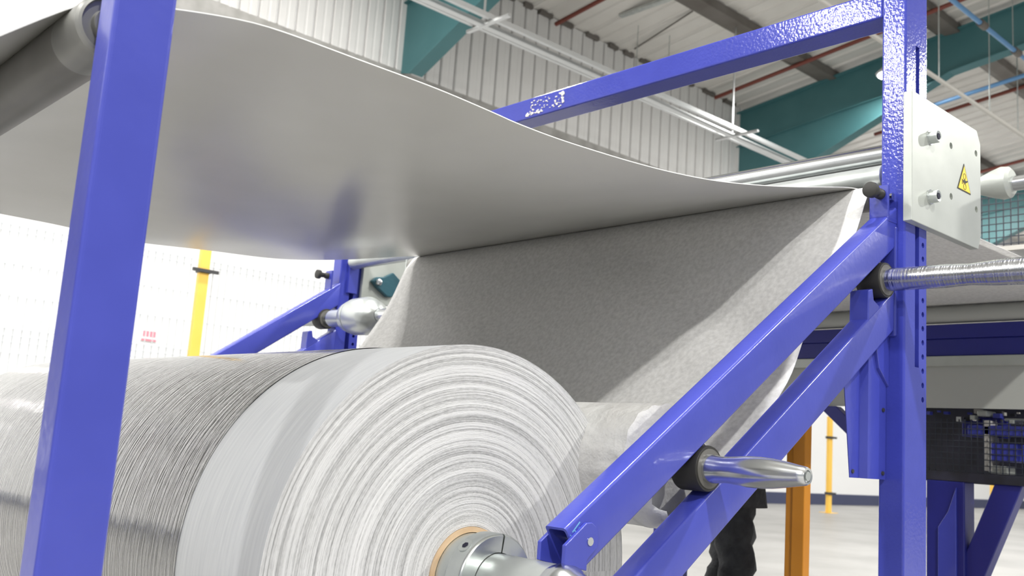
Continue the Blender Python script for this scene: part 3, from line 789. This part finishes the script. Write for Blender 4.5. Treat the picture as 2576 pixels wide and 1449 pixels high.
def handled_shaft(c, tilt, label, yfar, long_near=None, drum=False):
    t = shaft_thing(label, (c[0], 2.9, c[1]))
    cz = c[1]-tilt*1.4
    if long_near is None:
        prof = [(1.128, 0.012), (1.122, 0.013), (1.121, 0.0175), (1.126, 0.0200), (1.138, 0.0218), (1.17, 0.0275), (1.205, 0.0325), (1.235, 0.0345), (1.27, 0.0342), (1.30, 0.0315), (1.325, 0.0296), (1.345, 0.0305), (1.36, 0.033), (1.376, 0.0345), (1.378, 0.0345)]
        MB().lathe(prof, (c[0], cz), 'y', 40, tilt=tilt).build('handle', 'steel', t, smooth=True)
        MB().lathe([(1.1205, 0.010), (1.135, 0.004)], (c[0], cz), 'y', 20, tilt=tilt).build('centre_hole', 'steel_dull', t, smooth=True)
    else:
        prof = [(0.62, 0.02), (0.66, 0.030), (0.80, 0.036), (0.95, 0.0385), (1.06, 0.0355), (1.13, 0.030), (1.165, 0.0315), (1.20, 0.0335), (1.30, 0.0335), (1.376, 0.0335), (1.378, 0.0335)]
        MB().lathe(prof, (c[0], cz), 'y', 40, tilt=tilt).build('handle', 'steel_turned', t, smooth=True)
    for yb0, yb1 in ((1.374, 1.446), (mir(1.446), mir(1.374))):
        MB().lathe([(yb0, 0.036), (yb0, 0.0515), (yb0+0.004, 0.0527), (yb1-0.004, 0.0527), (yb1, 0.0515), (yb1, 0.036)], (c[0], cz), 'y', 40, tilt=tilt).build('bearing_collar', 'black_rubber', t, smooth=True)
        MB().lathe([(yb0-0.002, 0.0335), (yb0-0.002, 0.0455), (yb0+0.003, 0.046), (yb0+0.003, 0.0335)], (c[0], cz), 'y', 40, tilt=tilt, caps=False).build('seal_ring', 'dark_roller', t, smooth=True)
    MB().lathe([(1.378, 0.033), (yfar, 0.033)], (c[0], cz), 'y', 32, tilt=tilt).build('shaft_bar', 'steel', t, smooth=True)
    if drum:
        p = [(4.395, 0.044), (4.262, 0.044), (4.258, 0.060), (4.245, 0.074), (4.205, 0.085), (4.198, 0.085), (4.196, 0.077), (4.186, 0.077), (4.184, 0.088), (4.172, 0.093), (4.06, 0.096), (4.045, 0.092), (4.00, 0.075), (3.97, 0.034)]
        MB().lathe(p[::-1], (c[0], cz), 'y', 48, tilt=tilt, caps=False).build('expanding_drum', 'drum_satin', t, smooth=True)
        MB().lathe([(4.50, 0.036), (4.70, 0.030), (4.78, 0.02)], (c[0], cz), 'y', 32, tilt=tilt).build('far_handle', 'zinc_plate', t, smooth=True)
    return t
handled_shaft((R2X, R2Z), 0.0, 'steel shaft with short tapered handle and black bearing, through the small roll', 4.52)
handled_shaft((2.7357, 1.7105), 0.0106, 'empty steel shaft with long handle reaching the right edge', 4.50, long_near=True, drum=True)

# ================================================================ DOWNSTREAM MACHINE
dm = thing('downstream_table', 'blue machine table with grey apron and caged drives beyond the upright', 'machine', (5.4, 2.9, 0))
DX = 5.0; DY0, DY1 = 1.10, 4.6
MB().lathe([(DY0, 0.045), (DY1, 0.045)], (DX+0.03, 1.972), 'y', 32).build('lead_roller', 'grey_panel', dm, smooth=True)
MB().box(DX, DX+0.10, DY0, DY1, 1.845, 1.918).build('cross_beam', 'blue_dark', dm, bevel=0.004)
MB().box(DX+0.012, DX+0.09, DY0, DY1, 1.757, 1.845).build('cross_beam', 'blue_dark', dm, bevel=0.004)
MB().box(DX-0.004, DX+0.05, DY0, DY1, 1.703, 1.755).build('apron_lip', 'zinc_plate', dm, bevel=0.004)
MB().box(DX+0.02, DX+0.03, DY0, DY1, 1.492, 1.703).build('apron', 'grey_panel', dm)
MB().box(DX-0.02, DX+0.06, DY0, 2.37, 1.128, 1.174).build('bottom_rail', 'machine_dark', dm, bevel=0.004)
MB().box(DX+0.5, DX+0.52, DY0, 2.56, 1.12, 1.80).build('back_panel', 'machine_dark', dm)
# blue drive boxes and bright fittings behind the mesh
rr = random.Random(11)
for (ya, yb, za, zb, xo, m_) in ((1.10, 2.13, 1.365, 1.415, 0.10, 'blue_paint'), (1.45, 1.62, 1.19, 1.32, 0.16, 'blue_dark'), (1.90, 2.05, 1.24, 1.33, 0.12, 'blue_paint'),
                                 (2.0, 2.2, 1.36, 1.46, 0.2, 'blue_dark'), (1.66, 1.69, 1.22, 1.33, 0.11, 'conduit_paint'), (1.62, 1.70, 1.20, 1.225, 0.11, 'conduit_paint'),
                                 (2.02, 2.05, 1.19, 1.44, 0.10, 'conduit_paint'), (1.95, 2.04, 1.18, 1.22, 0.13, 'zinc_plate'), (1.60, 1.68, 1.44, 1.485, 0.12, 'zinc_plate'),
                                 (1.80, 1.97, 1.44, 1.455, 0.15, 'zinc_plate'), (2.04, 2.09, 1.46, 1.49, 0.12, 'zinc_plate'), (1.50, 1.54, 1.46, 1.49, 0.12, 'zinc_plate'),
                                 (1.38, 1.41, 1.43, 1.485, 0.12, 'zinc_plate'), (1.12, 1.35, 1.43, 1.48, 0.16, 'red_pipe')):
    MB().box(DX+xo, DX+xo+0.12, ya, yb, za, zb).build('drive_unit', m_, dm, bevel=0.006)
for k in range(34):
    ya = 1.70+rr.random()*0.64; za = 1.425+rr.random()*0.055; sz = 0.006+rr.random()*0.018; xo = 0.06+rr.random()*0.2
    MB().box(DX+xo, DX+xo+sz*2, ya, ya+sz*(1+rr.random()), za, za+sz).build('fitting', rr.choice(['machine_dark', 'black_plastic', 'zinc_plate', 'steel_dull', 'blue_paint', 'conduit_paint']), dm)
mb = MB(); y = DY0
while y < 2.36: mb.box(DX+0.055, DX+0.06, y, y+0.004, 1.17, 1.44); y += 0.03
for z in (1.18, 1.21, 1.24, 1.27, 1.30, 1.33, 1.36, 1.39, 1.42): mb.box(DX+0.05, DX+0.055, DY0, 2.36, z, z+0.004)
o = mb.build('cage_mesh', 'wire_dark', dm); o['kind'] = 'stuff'
for yl in (2.19, 3.93):
    MB().box(DX-0.02, DX+0.10, yl-0.095, yl+0.095, 0.012, 1.128).build('leg', 'blue_dark', dm, bevel=0.006)
    MB().prism([(yl-0.06, 0.012), (yl-0.06, 1.10), (yl-0.02, 0.98), (yl+0.03, 0.90), (yl+0.03, 0.012)], DX-0.035, DX-0.02, 'x').build('leg_stiffener', 'blue_paint', dm, bevel=0.003)
MB().prism([(1.83, 1.13), (1.96, 1.13), (2.24, 0.44), (2.24, 0.12)], DX, DX+0.08, 'x').build('diagonal_brace', 'blue_dark', dm, bevel=0.005)
MB().prism([(2.80, 1.49), (2.91, 1.49), (2.70, 1.31), (2.66, 1.37)], DX, DX+0.06, 'x').build('diagonal_brace', 'blue_dark', dm, bevel=0.004)
for yy in (DY0+0.02, 3.58): MB().box(DX+2.6, DX+2.7, yy, yy+0.08, 0.0, 1.84).build('leg', 'blue_dark', dm, bevel=0.005)
MB().box(DX+0.1, DX+2.7, DY0+0.02, DY0+0.10, 1.845, 1.918).build('side_rail', 'blue_dark', dm, bevel=0.004)
MB().box(DX+0.1, DX+2.7, DY1-0.10, DY1-0.02, 1.845, 1.918).build('side_rail', 'blue_dark', dm, bevel=0.004)
MB().lathe([(DY0, 0.045), (DY1, 0.045)], (DX+2.65, 1.972), 'y', 24).build('tail_roller', 'grey_panel', dm, smooth=True)
# chuck cone on an upper shaft beyond the plate
cs = thing('cone_shaft', 'steel shaft with conical core chuck right of the bearing plate', 'shaft', (4.2, 1.5, 2.36))
MB().lathe([(0.9, 0.032), (1.585, 0.032)], (4.2, 2.378), 'y', 32).build('shaft_bar', 'steel', cs, smooth=True)
MB().lathe([(1.560, 0.034), (1.560, 0.052), (1.572, 0.066), (1.600, 0.070), (1.640, 0.058), (1.72, 0.028), (1.74, 0.012)], (4.2, 2.386), 'y', 32).build('chuck_cone', 'zinc_plate', cs, smooth=True)
MB().box(4.14, 4.26, 0.86, 0.94, 0.0, 2.45).build('shaft_stand', 'blue_paint', cs, bevel=0.006)
# guard mesh over the table beyond the cone
mb = MB(); y = 1.85
while y < 2.62: mb.box(6.4, 6.405, y, y+0.006, 2.62, 2.96); y += 0.045
for k in range(8): mb.box(6.395, 6.4, 1.85, 2.62, 2.63+k*0.045, 2.636+k*0.045)
o = mb.build('guard_mesh', 'wire_dark', dm); o['kind'] = 'stuff'
MB().box(6.38, 6.41, 1.15, 4.5, 2.585, 2.615).build('guard_rail', 'conduit_paint', dm)
for yy in (1.15, 4.47): MB().box(6.38, 6.41, yy, yy+0.03, 1.9, 2.96).build('guard_post', 'conduit_paint', dm)

# orange guard post
og = thing('orange_post', 'orange steel channel post standing behind the tapered handle', 'post', (4.03, 2.44, 0))
MB().box(4.0, 4.055, 2.386, 2.448, 0.012, 1.42).build('post_tube', 'orange', og, bevel=0.004)
MB().box(4.010, 4.055, 2.449, 2.486, 0.012, 1.42).build('side_flange', 'orange', og, bevel=0.004)
MB().box(3.92, 4.13, 2.33, 2.54, 0, 0.012).build('base_plate', 'orange', og)

# ================================================================ PERSON in black behind the arms
def person(px, py, face):
    V = []; E = []; Rd = []
    def v(p, r, link=None):
        V.append(p); Rd.append(r if isinstance(r, tuple) else (r, r))
        if link is not None: E.append((link, len(V)-1))
        return len(V)-1
    pel = v((0, 0, 0.95), (0.165, 0.125))
    wst = v((0, 0.005, 1.10), (0.150, 0.115), pel); chs = v((0, 0.0, 1.28), (0.170, 0.125), wst)
    shl = v((0, -0.01, 1.42), (0.125, 0.095), chs); nk = v((0, 0.0, 1.52), 0.056, shl); 
    hd0 = v((0, 0.02, 1.59), (0.070, 0.082), nk); hd1 = v((0, 0.022, 1.67), (0.077, 0.095), hd0); v((0, 0.012, 1.74), (0.058, 0.072), hd1)
    for s in (-1, 1):
        fwd = 0.05*s
        hp = v((0.085*s, 0, 0.86), (0.098, 0.105), pel)
        v0 = v((0.098*s, fwd*0.5, 0.68), (0.092, 0.098), hp); kn = v((0.102*s, fwd+0.02, 0.49), (0.078, 0.082), v0)
        cf = v((0.104*s, fwd-0.01, 0.32), (0.080, 0.085), kn); an = v((0.106*s, fwd-0.02, 0.11), (0.062, 0.070), cf)
        he = v((0.108*s, fwd-0.01, 0.055), (0.045, 0.045), an); v((0.115*s, fwd+0.16, 0.040), (0.045, 0.034), he)
        sh_ = v((0.165*s, -0.01, 1.40), 0.066, shl); el = v((0.235*s, -0.03, 1.14), 0.050, sh_)
        wr = v((0.16*s, 0.20, 1.16), 0.036, el); pm = v((0.12*s, 0.245, 1.17), (0.030, 0.034), wr)
        for q, ln in enumerate((0.065, 0.078, 0.074, 0.058)):
            f0 = v((0.085*s, 0.272, 1.172+(q-1.5)*0.018), 0.0088, pm)
            v((0.085*s-ln*0.75*s, 0.280, 1.172+(q-1.5)*0.018), 0.0078, f0)
        t0 = v((0.110*s, 0.262, 1.215), 0.010, pm); v((0.085*s, 0.275, 1.235), 0.009, t0)
    me = bpy.data.meshes.new('person_body'); me.from_pydata(V, E, [])
    o = bpy.data.objects.new('body', me); COL.objects.link(o)
    sk = o.modifiers.new('skin', 'SKIN'); sk.use_smooth_shade = True
    for i, r in enumerate(Rd):
        me.skin_vertices[0].data[i].radius = r
    me.skin_vertices[0].data[0].use_root = True
    ss = o.modifiers.new('sub', 'SUBSURF'); ss.levels = ss.render_levels = 2
    bpy.context.view_layer.update()
    m2 = bpy.data.meshes.new_from_object(o.evaluated_get(bpy.context.evaluated_depsgraph_get()))
    # fabric folds
    for vv in m2.vertices:
        c = vv.co
        if 0.1 < c.z < 0.93 and abs(c.x) < 0.21:
            k = 0.010*math.sin(c.z*46+c.x*30+c.y*22)+0.006*math.sin(c.z*90-c.y*50)
            n = vv.normal; c.x += n.x*k; c.y += n.y*k
    for p in m2.polygons: p.use_smooth = True
    for nm in ('cloth_black', 'skin'): m2.materials.append(MATS[nm])
    for p in m2.polygons:
        c = p.center
        p.material_index = 1 if (c.z > 1.535 or (c.y > 0.215 and 1.08 < c.z < 1.3)) else 0
    bpy.data.objects.remove(o, do_unlink=True)
    root = thing('person', 'person in black trousers and jacket standing behind the sloping arms', 'person', (px, py, 0))
    root.rotation_euler.z = face
    b = bpy.data.objects.new('body', m2); COL.objects.link(b); b.parent = root
    def sub(mb, name, m_):
        oo = mb.build(name, m_, smooth='all'); oo.parent = root; oo.matrix_parent_inverse.identity(); return oo
    h = MB(); n = 20
    vs = []; fs = []
    for i in range(9):
        ph = PI*0.56*i/8
        for k in range(n):
            a = 2*PI*k/n; sq = 1.0+0.04*math.sin(3*a)
            drop = 0.055*max(0, -math.sin(a))*i/8
            vs.append((0.084*math.sin(ph)*math.cos(a)*sq, 0.012+0.102*math.sin(ph)*math.sin(a)*sq-0.006, 1.690+0.098*math.cos(ph)-drop))
    for i in range(8):
        for k in range(n): fs.append((i*n+k, (i+1)*n+k, (i+1)*n+(k+1) % n, i*n+(k+1) % n))
    sub(h.add(vs, fs), 'hair', 'hair')
    # jacket hem skirt
    j = MB(); vs = []; fs = []; n = 36
    for i, (z, rx, ry) in enumerate(((1.10, 0.172, 0.136), (1.03, 0.180, 0.145), (0.97, 0.186, 0.150), (0.945, 0.188, 0.152), (0.948, 0.180, 0.144))):
        for k in range(n):
            a = 2*PI*k/n; q = 1+0.02*math.sin(5*a+i)
            vs.append((rx*q*math.cos(a), ry*q*math.sin(a), z))
    for i in range(4):
        for k in range(n): fs.append((i*n+k, i*n+(k+1) % n, (i+1)*n+(k+1) % n, (i+1)*n+k))
    sub(j.add(vs, fs), 'jacket_hem', 'cloth_black')
    f = MB()
    for s in (-1, 1):
        f.lathe([(0.094, 0.003), (0.100, 0.0105), (0.106, 0.004)], (0.030*s, 1.655), 'y', 12)
    sub(f, 'eyes', 'hair')
    nz = MB(); nz.add([(0, 0.118, 1.66), (-0.016, 0.108, 1.622), (0.016, 0.108, 1.622), (0, 0.138, 1.626), (0, 0.100, 1.612)], [(0, 1, 3), (0, 3, 2), (1, 4, 3), (3, 4, 2)])
    sub(nz, 'nose', 'skin')
    mo = MB(); mo.prism([(-0.024, 1.590), (0, 1.596), (0.024, 1.590), (0, 1.583)], 0.098, 0.109, 'y'); sub(mo, 'mouth', 'pink')
    for s in (-1, 1):
        e = MB(); e.lathe([(0.074*s, 0.010), (0.082*s, 0.026), (0.090*s, 0.022)], (0.015, 1.645), 'x', 14); sub(e, 'ear', 'skin')
person(4.03, 2.775, math.radians(33))
